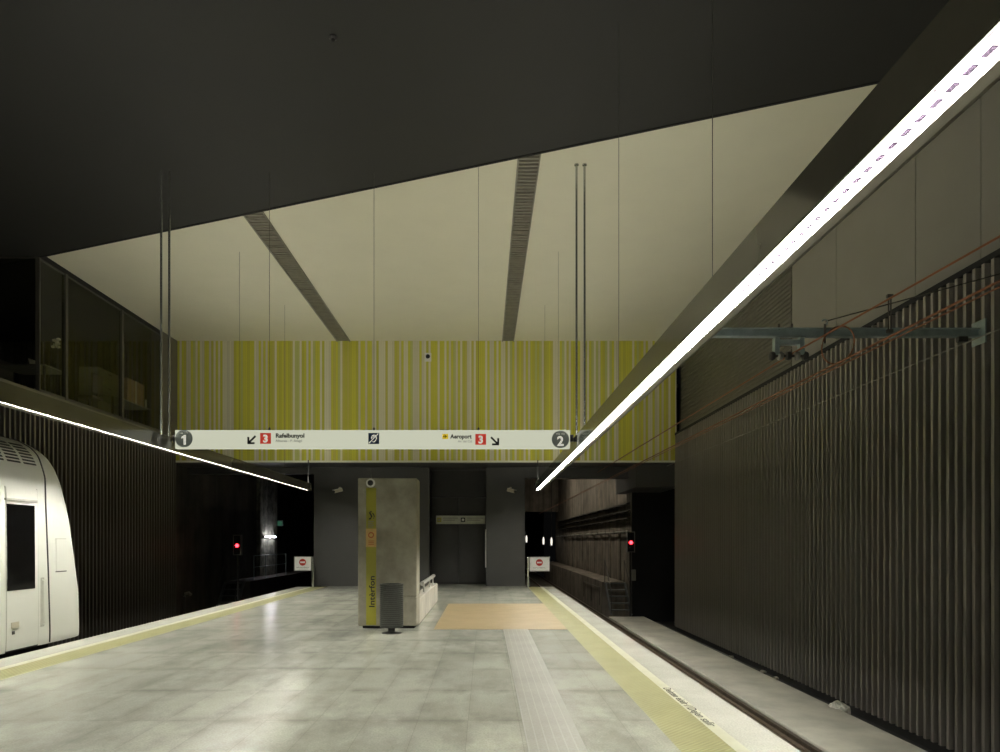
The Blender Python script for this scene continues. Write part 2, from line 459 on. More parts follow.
for py in (534, 563): p = at(485.6, py, 23.66); hb.tube([p, p + Vector((0, .06, 0))], .012, 8)
tag(hb.build('pull_handle', 'rail_steel', None, 0, True), 'tall steel bar handle at the right jamb of the dark doorway', 'handle')
# guidance panel in the recess
YS = 24.3; k = YS / F
s1 = thing('guidance_sign', 'narrow grey guidance sign spanning the dark door recess', 'sign', at(460.5, 520, YS))
a = at(436, 524, YS); c = at(485.2, 515.6, YS)
MB().box(a.x, c.x, YS, YS + .05, a.z, c.z).build('sign_panel', mat('grey sign face', (.45, .46, .38), .5), s1, .004)
MB().box(DX0 + .002, a.x, YS + .015, YS + .035, a.z + .1, c.z - .1).build('bracket', 'dark_metal', s1)
for (x0, x1, m) in ((437.2, 441.4, 'olive'), (460.8, 465.2, 'ink')):
    p = at(x0, 522, YS); q = at(x1, 517.6, YS)
    ic = MB().box(p.x, q.x, YS - .004, YS, p.z, q.z).build('icon', m, s1)
    cx, cz = (p.x + q.x) / 2, (p.z + q.z) / 2
    MB().lathe((cx, YS - .004, cz), [(.045, 0), (.045, -.003)], 20, 'Y').build('symbol', 'ink_grey' if m == 'olive' else 'white', ic)
for x0, x1 in ((443, 458), (467, 483.5)):
    for y0 in (517.6, 519.6):
        p = at(x0, y0 + 1, YS); q = at(x1 - (3 if y0 > 519 else 0), y0, YS)
        MB().box(p.x, q.x, YS - .003, YS, p.z, q.z).build('lettering_line', 'ink_grey', s1)

# ------------------------------------------------------------------ setting: ceilings
box('ceiling', 'ceil_white', XL - .02, XR + .25, 7, YW + .1, ZC, ZC + .2, label='off white perforated ceiling beyond the dark ceiling')
e0, e1 = at(38, 256.5, 15.49), at(875, 82.5, 9.585)
dx, dy = e1.x - e0.x, e1.y - e0.y
def edge_y(x): return e0.y + (x - e0.x) * dy / dx
xa, xb = -16.0, XR + .3
struct(MB().prism([(xa, YN, ZD), (xb, YN, ZD), (xb, edge_y(xb), ZD), (xa, edge_y(xa), ZD)], (0, 0, .4)).build('ceiling_dark', 'ceil_dark'), 'charcoal ceiling with a slanting front edge')
b = MB().prism([(xa, edge_y(xa), ZD - .012), (XR + .2, edge_y(XR + .2), ZD - .012), (XR + .2, edge_y(XR + .2) + .05, ZD - .012), (xa, edge_y(xa) + .05, ZD - .012)], (0, 0, .13))
struct(b.build('trim_11', 'ceil_edge'), 'black strip drawing the shadow gap at the edge of the charcoal ceiling')  # shade of the ceiling's shadow gap put in as a black strip
def grille(x0, x1, label):
    t = thing('ceiling_grille', label, 'grille', ((x0 + x1) / 2, 16, ZC), 'slatted ventilation strips in the pale ceiling')
    b = MB().comb(x0 + .02, x1 - .02, [9 + .12 * q for q in range(111)], .05, ZC - .035, ZC - .004, .01)
    b.build('slats', 'grille', t)
    MB().box(x0 + .02, x1 - .02, 9, YW - .01, ZC - .004, ZC + .01).build('backing', 'slat', t)
    MB().box(x0, x0 + .02, 9, YW - .01, ZC - .04, ZC).box(x1 - .02, x1, 9, YW - .01, ZC - .04, ZC).build('frame', 'grille', t)
grille(-4.97, -4.52, 'slatted ceiling strip on the left, over the arrow to platform one')
grille(.57, .97, 'slatted ceiling strip beside the pair of right hanger poles')
sd = thing('smoke_detector', 'small smoke detector on the charcoal ceiling', 'detector', (-1.99, 8.73, ZD))
MB().lathe((-1.99, 8.73, ZD), [(.05, 0), (.05, -.02), (.035, -.035)], 20).build('detector_base', 'dark_metal', sd, 0, True)
MB().lathe((-1.99, 8.73, ZD - .035), [(.025, 0), (.02, -.025), (.005, -.03)], 16).build('detector_head', 'black', sd, 0, True)

# hall behind the camera
box('wall_rear', 'charcoal', XL - .3, XR + .5, YN - .2, YN, -1.7, ZC)
# ------------------------------------------------------------------ left upper glazing and the office behind it
ZS = 5.08
YG = 15.5
ys = [YG, 16.5, 19.05, 21.35]
for i, (a, c) in enumerate(zip(ys, ys[1:])):
    m_ = .05 if i else .015
    w = MB().box(XL - .06, XL + .04, a - m_, a + m_, ZS, ZD)
    w.box(XL - .05, XL + .03, a + .05, c - .05, ZS, ZS + .06).box(XL - .04, XL + .01, a + .05, c - .05, ZD - .04, ZD)
    w = struct(w.build('window_%d' % (i + 1), mat('bronze window frame', (.06, .056, .046), .4), None))
    MB().box(XL - .016, XL - .004, a + .05, c - .05, ZS + .06, ZD - .04).build('pane', 'glass', w)
box('trim_12', 'black', XL - .05, XL + .02, YG, YW, ZD, ZC, label='black head strip above the office glazing')
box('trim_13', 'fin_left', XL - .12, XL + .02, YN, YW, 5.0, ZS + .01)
box('wall_left_pier', 'fin_left', XL - .3, XL + .05, 21.35, YW, ZS, ZC)
w = MB()
for x in (-15.95, -14.1, -12.2): w.box(x - .03, x + .03, YG - .05, YG + .05, ZS, ZD)
w.box(-15.9, XL - .06, YG - .05, YG + .04, ZS, ZS + .06).box(-15.9, XL - .06, YG - .03, YG + .02, ZD - .03, ZD)
w = struct(w.build('window_4', mat('bronze return window frame', (.05, .047, .039), .4)))
MB().box(-15.9, XL - .06, YG - .006, YG + .006, ZS + .06, ZD - .03).build('pane', 'glass', w)
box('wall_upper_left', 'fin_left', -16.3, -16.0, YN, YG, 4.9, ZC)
box('floor_ledge', 'fin_left', -16, XL - .12, YN, YG, 4.98, ZS - .005)
box('floor_office', 'office_dark', -16, XL - .06, YG, YW, 4.98, ZS)
box('ceiling_office', 'ceil_dark', -16, XL - .08, YG, YW + .3, 8.30, 8.4)
b = MB(); y = YG + .05
while y < YW: b.box(-16.0, -15.9, y, y + .12, ZS, 8.19); y += .2
struct(b.build('wall_office', 'office_dark'))
b = MB(); x = -16.0
while x < XL - .3: b.box(x, x + .12, YW + .02, YW + .12, ZS, 8.29); x += .2
struct(b.build('wall_office_end', 'office_dark'))
box('wall_office_backing', 'fin_back', -16.3, -16.0, YG, YW + .3, 4.9, 8.3)
box('wall_office_end_backing', 'fin_back', -16.0, XL - .3, YW + .12, YW + .3, 4.9, 8.3)
ol = thing('added_office_lamp', 'unseen ceiling lamp added to light the glazed office', 'lamp', (-15.2, 16.4, 8.3))  # unseen lamp added so the office furniture shows through the glass
MB().box(-15.6, -14.8, 15.9, 16.9, 8.26, 8.3).build('lamp_frame', 'office_grey', ol)
MB().box(-15.55, -14.85, 15.95, 16.85, 8.252, 8.262).build('lamp_diffuser', 'added_office_lamp', ol)
# office furniture, standing just behind the glass
def cboard(name, label, cat, x, y0, y1, z0, z1, m, d=.35):
    t = thing(name, label, cat, (x, (y0 + y1) / 2, z0))
    MB().box(x - d, x, y0, y1, z0, z1).build('carton', m, t, .01)
    MB().box(x - d - .002, x + .003, (y0 + y1) / 2 - .03, (y0 + y1) / 2 + .03, z0 + .01, z1 + .003).build('tape', 'paper', t)
    return t
box_z = ZS
def desk(y0, y1, x1, x0, label, h=0):
    t = thing('desk', label, 'desk', ((x0 + x1) / 2, (y0 + y1) / 2, ZS))
    MB().box(x0, x1, y0, y1, ZS + .72 + h, ZS + .76 + h).build('desk_top', 'office_grey', t, .006)
    for x in (x0 + .05, x1 - .05):
        for y in (y0 + .05, y1 - .05): MB().box(x - .025, x + .025, y - .025, y + .025, ZS, ZS + .72 + h).build('leg', 'office_dark', t)
desk(16.6, 17.55, -10.95, -12.2, 'small office desk with the flower vase behind the corner glass', .17)
desk(19.3, 21.45, -10.75, -11.5, 'small office desk behind the glass nearest the striped wall')
def office_chair(x, y, label, back='office_dark'):
    t = thing('office_chair', label, 'chair', (x, y, ZS))
    MB().box(x - .25, x + .25, y - .25, y + .25, ZS + .44, ZS + .52).build('seat', 'office_dark', t, .03)
    MB().box(x + .19, x + .25, y - .24, y + .24, ZS + .58, ZS + 1.12).build('backrest', back, t, .025)
    MB().box(x + .21, x + .25, y - .03, y + .03, ZS + .48, ZS + .62).build('back_bracket', 'dark_metal', t)
    MB().tube([(x, y, ZS + .08), (x, y, ZS + .45)], .03).build('stem', 'dark_metal', t)
    for k in range(5):
        a = k * 2 * PI / 5
        MB().bar((x, y, ZS + .09), (x + .28 * math.cos(a), y + .28 * math.sin(a), ZS + .05), .04, .04).ball((x + .28 * math.cos(a), y + .28 * math.sin(a), ZS + .03), .03, 1).build('base_arm', 'dark_metal', t)
office_chair(-10.95, 18.45, 'dark swivel chair behind the middle office window')
office_chair(-12.5, 17.1, 'grey backed swivel chair left of the desk with the flower vase', 'office_grey')
fc = thing('filing_cabinet', 'grey filing cabinet behind the middle office window', 'cabinet', (-12.0, 20.75, ZS))
MB().box(-12.3, -11.7, 20.2, 21.3, ZS, ZS + 1.8).build('cabinet_body', 'office_grey', fc, .01)
for i in range(4):
    d_ = MB().box(-11.7, -11.68, 20.24, 21.26, ZS + .04 + i * .44, ZS + .45 + i * .44).build('drawer', 'office_grey', fc, .004)
    MB().box(-11.68, -11.66, 20.65, 20.85, ZS + .34 + i * .44, ZS + .36 + i * .44).build('handle', 'steel', d_)
cboard('cardboard_box', 'flat brown cardboard box on the desk nearest the striped wall', 'box', -10.8, 20.15, 21.12, ZS + .76, ZS + 1.46, 'cardboard', .16)
cboard('paper_box', 'small pale box beside the brown cardboard box in the office', 'box', -10.8, 21.17, 21.32, ZS + .76, ZS + 1.02, 'office_grey', .2)
lp = thing('laptop', 'open laptop on the office desk left of the flower vase', 'laptop', (-11.35, 17.2, ZS + .17 + .76))
MB().box(-11.6, -11.35, 17.0, 17.4, ZS + .17 + .76, ZS + .17 + .78).build('keyboard', 'office_grey', lp, .004)
MB().bar((-11.6, 17.2, ZS + .17 + .78), (-11.66, 17.2, ZS + .17 + 1.02), .35, .012, (1, 0, 0)).build('screen', 'paper', lp)
fl = thing('flower_vase', 'pale flowers in a vase on the office desk behind the glass', 'flowers', (-11.15, 17.35, ZS + .17 + .76))
MB().lathe((-11.15, 17.35, ZS + .17 + .76), [(.04, 0), (.06, .08), (.03, .2), (.035, .22)], 16).build('vase', 'office_dark', fl, 0, True)
fb = MB()
for k in range(7):
    a = k * 2.4; r = .05 + .02 * (k % 3)
    fb.tube([(-11.15, 17.35, ZS + .17 + .96), (-11.15 + r * math.cos(a), 17.35 + r * math.sin(a), ZS + .17 + 1.38 + .07 * (k % 4))], .005, 5)
fb.build('stems', 'office_dark', fl)
for k in range(7):
    a = k * 2.4; r = .05 + .02 * (k % 3)
    MB().ball((-11.15 + r * math.cos(a), 17.35 + r * math.sin(a), ZS + .17 + 1.40 + .07 * (k % 4)), .06, 1, (1, 1, .7)).build('flower', 'paper', fl)

# ------------------------------------------------------------------ tunnels beyond the platform
TX = 5.5
b = MB().box(TX, TX + .3, 25.1, 52, -1.6, 7.0)
y = 27.0
while y < 51: b.box(TX - .05, TX + .02, y, y + .55, 0, 2.0); y += 2.1
struct(b.build('wall_tunnel_right', 'conc_tunnel'), 'stained concrete wall of the right tunnel')
box('wall_tunnel_niche', 'black', 8.6, 8.9, YW, 25.4, -1.7, 4.3)
box('wall_niche_end', 'black', TX + .02, 8.9, 25.0, 25.4, -1.7, 4.3)
box('wall_tunnel_beam', 'charcoal', BX1 - .02, 5.25, YB, YB + .5, 3.84, 4.3, label='dark beam over the right tunnel mouth')
box('wall_tunnel_duct', 'charcoal', 5.1, XR + .2, YW + .15, 26, 3.42, 4.22, label='boxed duct in the right tunnel mouth')
box('wall_tunnel_lintel', 'conc_tunnel', 1.2, TX + .2, 50, 50.5, 3.8, 7.2, label='concrete lintel far down the right tunnel')
box('wall_tunnel_far', 'black', -12, TX + .5, 68, 68.3, -1.6, 7.2)
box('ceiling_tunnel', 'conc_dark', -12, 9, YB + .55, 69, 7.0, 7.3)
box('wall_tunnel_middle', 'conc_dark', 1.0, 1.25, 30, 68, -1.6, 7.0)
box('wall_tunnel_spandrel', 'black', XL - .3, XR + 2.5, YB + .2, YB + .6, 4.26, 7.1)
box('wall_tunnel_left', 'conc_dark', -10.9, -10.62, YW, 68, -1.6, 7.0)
box('wall_tunnel_left_beam', 'charcoal', XL - .3, BX0 + .02, YB + .1, YB + .5, 4.0, 4.3)
box('floor_walkway_right', 'conc_tunnel', 4.6, TX, 26.2, 52, -1.4, 0, label='raised concrete walkway in the right tunnel')
box('floor_walkway_left', 'conc_dark', -10.62, -9.6, 27.2, 60, -1.4, -.05, label='raised concrete walkway in the left tunnel')
box('floor_tunnel_right', 'conc_dark', 1.2, 2.3, 24.0, 60, -1.5, -.9)
# rough lamp lit pier in the left tunnel
b = MB(); b.box(-10.65, -10.45, 31.0, 33.6, -.05, 5.5); struct(b.build('wall_tunnel_pier', 'rough', None, .03), 'rough concrete pier in the left tunnel')
tl = thing('tunnel_lamp', 'fluorescent tube lamp glowing on the rough wall of the left tunnel', 'lamp', (-10.4, 32.1, 1.8))
MB().box(-10.45, -10.38, 31.35, 32.95, 1.76, 1.84).build('lamp_housing', 'ink_grey', tl)
MB().tube([(-10.35, 31.4, 1.8), (-10.35, 32.9, 1.8)], .03, 8).build('lamp_tube', 'tunnel_tube', tl)
MB().box(-10.40, -10.33, 31.36, 31.40, 1.77, 1.83).build('lamp_clip', 'ink_grey', tl)
MB().box(-10.40, -10.33, 32.9, 32.94, 1.77, 1.83).build('lamp_clip', 'ink_grey', tl)
ex = thing('exit_light', 'small green lit sign above the left tunnel tube lamp', 'sign', (-10.35, 34.0, 2.6))
MB().box(-10.62, -10.2, 33.72, 33.8, 2.35, 2.65).build('sign_case', 'dark_metal', ex)
MB().box(-10.6, -10.25, 33.712, 33.72, 2.38, 2.6).build('sign_face', 'green', ex)
# railing and steps, left tunnel
def stairs(name, x0, x1, y0, run, z1, z0, n, label, rail_h=.9):
    t = thing(name, label, 'stairs', ((x0 + x1) / 2, y0, z0))
    for x in (x0, x1 - .05):
        MB().prism([(x, y0, z0), (x, y0 + .22, z0), (x, y0 + run, z1 - .02), (x, y0 + run - .22, z1 - .02)], (.05, 0, 0)).build('stringer', 'stair_steel', t)
    for i in range(n):
        f = (i + .8) / n; y = y0 + run * f; z = z0 + (z1 - z0) * f
        MB().box(x0 + .05, x1 - .05, y - .12, y + .12, z - .03, z).build('tread', 'stair_steel', t)
    for x in (x0 + .02, x1 - .02):
        MB().tube([(x, y0 + .08, z0), (x, y0 + .08, z0 + rail_h), (x, y0 + run, z1 + rail_h), (x, y0 + run, z1)], .018, 8).build('handrail', 'wire_dark', t, 0, True)
stairs('steel_steps', 4.68, 5.48, 24.75, 1.42, 0, -1.15, 5, 'steel steps up to the walkway in the right tunnel', .85)
stairs('steel_steps', -10.55, -9.75, 26.0, 1.15, -.05, -1.24, 5, 'steel steps up to the walkway in the dark left tunnel')
r1 = MB()
for y in (28, 29.5, 31, 32.5): r1.tube([(-9.7, y, -.05), (-9.7, y, 1.0)], .02, 8)
r1.tube([(-9.7, 28, .98), (-9.7, 32.5, .98)], .02, 8).tube([(-9.7, 28, .5), (-9.7, 32.5, .5)], .015, 8)
tag(r1.build('railing', 'galv', None, 0, True), 'thin tube railing along the left tunnel walkway', 'railing')
r2 = MB()
for y in (26.5, 28.6, 30.7): r2.tube([(4.55, y, -.95), (4.55, y, -.25)], .015, 8)
r2.tube([(4.55, 26.5, -.25), (4.55, 30.7, -.25)], .015, 8)
tag(r2.build('cable_rail', 'wire_dark', None, 0, True), 'low dark rail along the front of the right tunnel walkway', 'rail')
# cable trays and pipe on the right tunnel wall
for j, (z, lab) in enumerate(((3.0, 'topmost of the three cable trays on the right tunnel wall'), (2.72, 'middle one of the three cable trays on the right tunnel wall'), (2.44, 'lowest of the three cable trays on the right tunnel wall'))):
    t = thing('cable_tray', lab, 'cable tray', (TX - .12, 38, z), 'cable trays on the tunnel wall')
    b = MB(); b.box(TX - .17, TX - .155, 25.2, 50, z, z + .045).box(TX - .05, TX - .035, 25.2, 50, z, z + .045).box(TX - .17, TX - .035, 25.2, 50, z - .004, z)
    b.build('tray', 'wire_dark', t)
    b = MB().comb(TX - .001, TX - .18, [25.6 + 1.5 * q for q in range(16)], .05, z - .04, z - .004)
    b.build('support_arms', 'dark_metal', t)
    b = MB()
    for q in range(3): b.tube([(TX - .13 + q * .03, yy, z + .02 + .012 * math.sin(yy + q)) for yy in range(25, 51, 1)], .012, 6)
    b.build('cables', 'black', t)
pp = thing('wall_pipe', 'pale conduit pipe along the right tunnel wall under the cable trays', 'pipe', (TX - .12, 38, 1.95))
MB().tube([(TX - .14, 25.0, 1.95), (TX - .14, 50, 1.95)], .04, 10).build('pipe', mat('pale conduit', (.34, .33, .28), .5), pp, 0, True)
b = MB().comb(TX - .001, TX - .19, [25.5 + 2 * q for q in range(12)], .04, 1.9, 2.0)
b.build('clips', 'dark_metal', pp)
# lamps seen far down the right tunnel
def bulkhead(x, y, z, label):
    t = thing('bulkhead_lamp', label, 'lamp', (x, y, z), 'lamps far down the right tunnel')
    MB().lathe((x, y, z - .32), [(.05, 0), (.08, .03), (.08, .05)], 16).build('lamp_cap', 'dark_metal', t)
    MB().lathe((x, y, z - .27), [(.05, 0), (.075, .15), (.075, .40), (.03, .58)], 16).build('lamp_globe', 'bulb', t, 0, True)
    MB().tube([(x, y, z + .31), (x, y, 6.99)], .02, 8).build('lamp_stem', 'dark_metal', t)
bulkhead(at(526.5, 537, 55).x, 55, 1.75, 'small lamp glowing beside the charcoal block far down the right tunnel')
bulkhead(at(543.5, 539, 52).x, 52, 1.6, 'middle small lamp glowing far down the right tunnel')
bulkhead(at(551.5, 541, 49).x, 49, 1.55, 'small lamp glowing beside the stained wall of the right tunnel')
for y, lb in ((26.5, 'nearest'), (33, 'middle'), (40, 'furthest')):  # unseen lamps added to light the tunnel wall; end plates shield the platform
    wl = thing('added_wall_lamp', lb + ' of the three unseen added lamps under the right tunnel ceiling', 'lamp', (2.7, y, 6.99), 'unseen added lamps in the tunnel')
    MB().box(2.55, 2.85, y, y + 1.5, 6.92, 6.99).box(2.5, 2.9, y - .03, y, 6.0, 6.99).build('lamp_housing', 'ink_grey', wl)
    MB().box(2.6, 2.8, y + .05, y + 1.45, 6.90, 6.92).build('lamp_diffuser', 'tunnel_lamp', wl)

# signals
def signal(x, y, z, label, m='red_lamp', sc=1.0, mast_to=-1.24, ladder=True):
    t = thing('railway_signal', label, 'signal', (x, y, mast_to))
    w, h = .13 * sc, .36 * sc
    MB().box(x - w, x + w, y, y + .16, z - h, z + h).build('signal_case', 'black', t, .01)
    fr = MB()
    for a in (-1, 1):
        fr.box(x + a * w - .014, x + a * w + .014, y - .02, y + .17, z - h - .02, z + h + .02)
        fr.box(x - w, x + w, y - .02, y + .17, z + a * h - .014, z + a * h + .014)
    fr.build('case_border', 'office_grey', t)
    for i, dz in enumerate((.18, -.02, -.22)):
        hd = MB(); r = .085 * sc
        for k in range(9):
            a0 = PI * k / 9 - .1; a1 = PI * (k + 1) / 9 + .1
            hd.bar((x + r * math.cos((a0 + a1) / 2), y, z + dz * sc + r * math.sin((a0 + a1) / 2)), (x + r * math.cos((a0 + a1) / 2), y - .1, z + dz * sc + r * math.sin((a0 + a1) / 2)), .03, .006)
        hd.build('hood', 'black', t)
        MB().lathe((x, y, z + dz * sc), [(.065 * sc, 0), (.06 * sc, -.02), (.02 * sc, -.035)], 18, 'Y').build('lens', m if i == 1 else 'ink', t, 0, True)
    MB().tube([(x, y + .1, mast_to), (x, y + .1, z - h)], .035, 10).box(x - .1, x + .1, y, y + .2, mast_to, mast_to + .03).build('mast', 'dark_metal', t)
    return t
p = at(237, 543.5, 24.6); signal(p.x, 24.6, at(0, 545, 24.6).z, 'red lit railway signal in the dark left tunnel mouth', mast_to=-1.24)
p = at(631, 541, 24.4); sg = signal(p.x, 24.4, at(0, 542, 24.4).z, 'red lit railway signal beside the stairs in the right tunnel mouth', mast_to=-1.42)
MB().box(p.x + .03, p.x + .17, 24.35, 24.5, .15, .55).build('relay_box', 'ink_grey', sg, .01)
p = at(296, 537.5, 48); signal(p.x, 48, p.z, 'tiny distant red signal far down the left tunnel', 'red_small', .8)
# standpipe fitting on the left tunnel edge
sp_ = thing('standpipe', 'small grey hooked pipe at the left tunnel entrance', 'pipe', (-10.25, 22.75, -1.24))
MB().tube([(-10.25, 22.75, -1.24), (-10.25, 22.75, -.28)], .035, 10).build('pipe', 'wire_dark', sp_, 0, True)
MB().tube([(-10.25, 22.75, -.3), (-10.22, 22.75, -.2), (-10.1, 22.75, -.16), (-10.02, 22.75, -.24)], .045, 10).build('hooked_head', 'wire', sp_, 0, True)

# ------------------------------------------------------------------ platform luminaires
ZF, ZFT = 3.23, 3.445
def luminaire(x0, s, label, wires, poles):
    t = thing('platform_light', label, 'light', (x0 + s * .12, 10, ZF), 'suspended linear platform lights')
    def bx(b, a, c, y0, y1, z0, z1):
        u, v = sorted((x0 + s * a, x0 + s * c)); b.box(u, v, y0, y1, z0, z1)
    Y0, Y1 = YN + .5, 21.5
    b = MB(); bx(b, 0, .012, Y0, Y1, ZF - .02, ZFT); bx(b, .228, .24, Y0, Y1, ZF + .03, ZFT); bx(b, .012, .228, Y0, Y1, ZFT - .01, ZFT)
    bx(b, 0.012, .228, Y1 - .012, Y1, ZF, ZFT - .01)
    b.build('housing', 'housing', t)
    b = MB(); bx(b, .012, .022, Y0, Y1 - .012, ZF, ZF + .06); b.prism([(x0 + s * a, Y0, ZF + h) for a, h in ((.17, .012), (.207, -.008), (.214, -.008), (.24, .004), (.24, .03), (.17, .03))], (0, Y1 - Y0 - .012, 0)); bx(b, .17, .177, Y0, Y1 - .012, ZF + .03, ZF + .06)
    b.build('flange', 'flange', t)
    b = MB(); pr = [(.022, .058), (.03, .10), (.055, .135), (.137, .135), (.162, .10), (.17, .058)]
    pts = [(x0 + s * a, 1.0, ZF + h) for a, h in pr] + [(x0 + s * a, 1.0, ZF + h + .006) for a, h in pr[::-1]]
    b.prism(pts, (0, Y1 - 1.05, 0)); b.build('reflector', 'reflector', t)
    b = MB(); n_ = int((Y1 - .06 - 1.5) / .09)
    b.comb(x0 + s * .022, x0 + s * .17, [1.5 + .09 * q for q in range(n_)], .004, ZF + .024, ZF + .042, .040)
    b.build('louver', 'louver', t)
    y = 1.05
    while y < Y1 - .4:
        y2 = min(y + 1.46, Y1 - .03)
        MB().tube([(x0 + s * .125, y, ZF + .061), (x0 + s * .125, y2, ZF + .061)], .011, 8).build('lamp_tube', 'tube', t, 0, True)
        y = y2 + .02
    b = MB(); bx(b, .022, .17, Y0, .98, ZF + .018, ZF + .026); b.build('diffuser', 'diffuser', t)
    for y in wires:
        top = ZD if y < edge_y(x0) else ZC
        MB().tube([(x0 + s * .12, y, ZFT), (x0 + s * .12, y, top)], .0032, 6).build('suspension_wire', 'hanger', t)
    for y, px_off in poles:
        for d_ in (-.072, .072):
            MB().tube([(x0 + s * .12 + d_, y, ZFT), (x0 + s * .12 + d_, y, ZC)], .02, 12).lathe((x0 + s * .12 + d_, y, ZC), [(.04, 0), (.04, -.02), (.02, -.025)], 14).build('hanger_pole', 'pole', t, 0, True)
    b = MB(); bx(b, .07, .17, Y0, Y1 - .05, ZFT, ZFT + .006); b.build('uplight_strip', 'uplight', t)
    # end bracket
    MB().box(min(x0, x0 + s * .24) + .04, max(x0, x0 + s * .24) - .04, Y1, Y1 + .08, ZF + .08, ZFT + .02).bar((x0 + s * .12, Y1 + .04, ZFT), (x0 + s * .12, Y1 + .04, 4.21), .03, .03).build('end_bracket', 'dark_metal', t)
    return t
luminaire(1.585, 1, 'long lit louvred light hanging over the right platform edge', (5.0, 8.5, 15.5, 19.0), ((11.9, 0),))
luminaire(-5.585, -1, 'long louvred light hanging over the left platform edge above the train', (15.5, 19.0), ((11.9, 0),))

# ------------------------------------------------------------------ hanging direction sign
YS = 11.9; k = YS / F
hs = thing('direction_sign', 'long white hanging direction sign between the two platform lights', 'sign', at(372.5, 449, YS))
a = at(175, 448.6, YS); c = at(570, 430, YS)
MB().box(a.x, c.x, YS, YS + .10, a.z, c.z).build('sign_panel', 'sign_lit', hs, .006)
FR = YS - .001
def flat(name, px0, py0, px1, py1, m, parent, d=.004, Y=None):
    Y = Y or FR
    p = at(px0, py1, YS); q = at(px1, py0, YS)
    return MB().box(p.x, q.x, Y - d, Y, p.z, q.z).build(name, m, parent)
def disc(px, py, r, m, parent, name='disc', d=.004, Y=None, seg=40):
    p = at(px, py, YS)
    return MB().lathe((p.x, Y or FR, p.z), [(r * k, 0), (r * k, -d)], seg, 'Y').build(name, m, parent)
def lab(s, px, py, hpx, wpx, m, parent, bold=.0, d=.003, Y=None, align='CENTER', name='lettering'):
    p = at(px, py, YS); p.y = (Y or FR) - d
    return text(name, s, m, parent, p, (1, 0, 0), (0, 0, 1), hpx * k, wpx * k if wpx else None, d, bold, align)
for px, py, n in ((184, 438.6, '1'), (560.4, 439.4, '2')):
    r = disc(px, py, 8.7, 'roundel', hs, 'platform_roundel')
    if n == '2': lab(n, px, py + 6.2, 9.6, None, 'white_lit', r, .03, .003, FR - .004, name='numeral')
    else:
        MB().prism([at(px + .8 + u, py + v, YS) + Vector((0, -.005, 0)) for u, v in ((1.2, 6.2), (-1.1, 6.2), (-1.1, -.7), (-3.2, .1), (-3.2, -1.7), (-.4, -3.5), (1.2, -3.5))], (0, -.003, 0)).build('numeral', 'white_lit', r)
    lab('via vía', px, py - 4.6, 2.6, 8.5, 'white', r, .0, .002, FR - .004)
for x0, y0 in ((260.2, 433), (475.3, 434)):
    bd = flat('line_badge', x0, y0, x0 + 10.8, y0 + 10.8, 'red_lit', hs)
    lab('3', x0 + 5.4, y0 + 9.2, 7.6, None, 'white_lit', bd, .035, .003, FR - .004, name='numeral')
def arrow(px, py, sx):
    b = MB(); w = 1.9 * k
    P = lambda x, y: at(px + x * sx, py + y, YS) + Vector((0, -.003, 0))
    b.bar(P(3.6, -3.6), P(-2.8, 2.8), w, .006, (0, 1, 0))
    b.bar(P(-3.6, -2.6), P(-3.6, 3.6 + .7), w, .006, (0, 1, 0)); b.bar(P(-3.6 - .6, 3.6), P(2.6, 3.6), w, .006, (0, 1, 0))
    b.build('arrow', 'ink', hs)
arrow(252, 439.6, 1); arrow(494.6, 440.8, -1)
lab('Rafelbunyol', 275.6, 437.6, 4.3, 28.6, 'ink', hs, .035, align='LEFT')
lab('Alboraia - P. Aragó', 275.6, 441.9, 2.5, 26.5, 'ink_grey', hs, .0, align='LEFT')
lab('Aeroport', 461, 438.4, 4.2, 21.5, 'ink', hs, .035)
lab('Av. del Cid', 465, 442.4, 2.4, 14, 'ink_grey', hs, .0)
ic = flat('airport_icon', 442.4, 434, 448.2, 439, 'yellow_lit', hs)
p0 = at(445.3, 436.5, YS); b = MB(); yy = FR - .004
b.bar((p0.x - .03, yy, p0.z), (p0.x + .035, yy, p0.z), .008, .004, (0, 1, 0)); b.bar((p0.x - .012, yy, p0.z - .03), (p0.x + .012, yy, p0.z), .01, .004, (0, 1, 0)); b.bar((p0.x - .012, yy, p0.z + .03), (p0.x + .012, yy, p0.z), .01, .004, (0, 1, 0)); b.bar((p0.x - .03, yy, p0.z - .012), (p0.x - .03, yy, p0.z + .012), .008, .004, (0, 1, 0))
b.build('plane_symbol', 'ink', ic)
ic = flat('hearing_loop_icon', 368.4, 433, 379.2, 444, 'navy', hs)
p0 = at(373.8, 438.5, YS); b = MB(); yy = FR - .006
ear = [(.045 * math.cos(q) + .006, .05 * math.sin(q) + .01) for q in [math.radians(200 - i * 20) for i in range(13)]] + [(.02, -.05), (.0, -.065), (-.02, -.055)]
b.tube([(p0.x + u, yy, p0.z + v) for u, v in ear], .008, 6)
b.tube([(p0.x + .5 * u + .005, yy, p0.z + .5 * v + .01) for u, v in ear[:11]], .006, 6)
b.bar((p0.x - .085, yy, p0.z - .085), (p0.x + .08, yy, p0.z + .085), .012, .004, (0, 1, 0))
b.build('ear_symbol', 'white_lit', ic)
for px in (269.5, 374, 478.5):
    q = at(px, 430, YS + .05); top = ZC if q.y > edge_y(q.x) else ZD
    MB().tube([(q.x, YS + .05, c.z), (q.x, YS + .05, top)], .0035, 6).lathe((q.x, YS + .05, c.z), [(.02, 0), (.02, .03), (.006, .06)], 10).build('suspension_wire', 'hanger', hs)
for x, x2 in ((c.x, 1.585), (-5.585, a.x)):
    MB().box(x + .002, x2 - .002, YS + .02, YS + .08, c.z - .2, c.z - .08).build('end_bracket', 'dark_metal', hs)

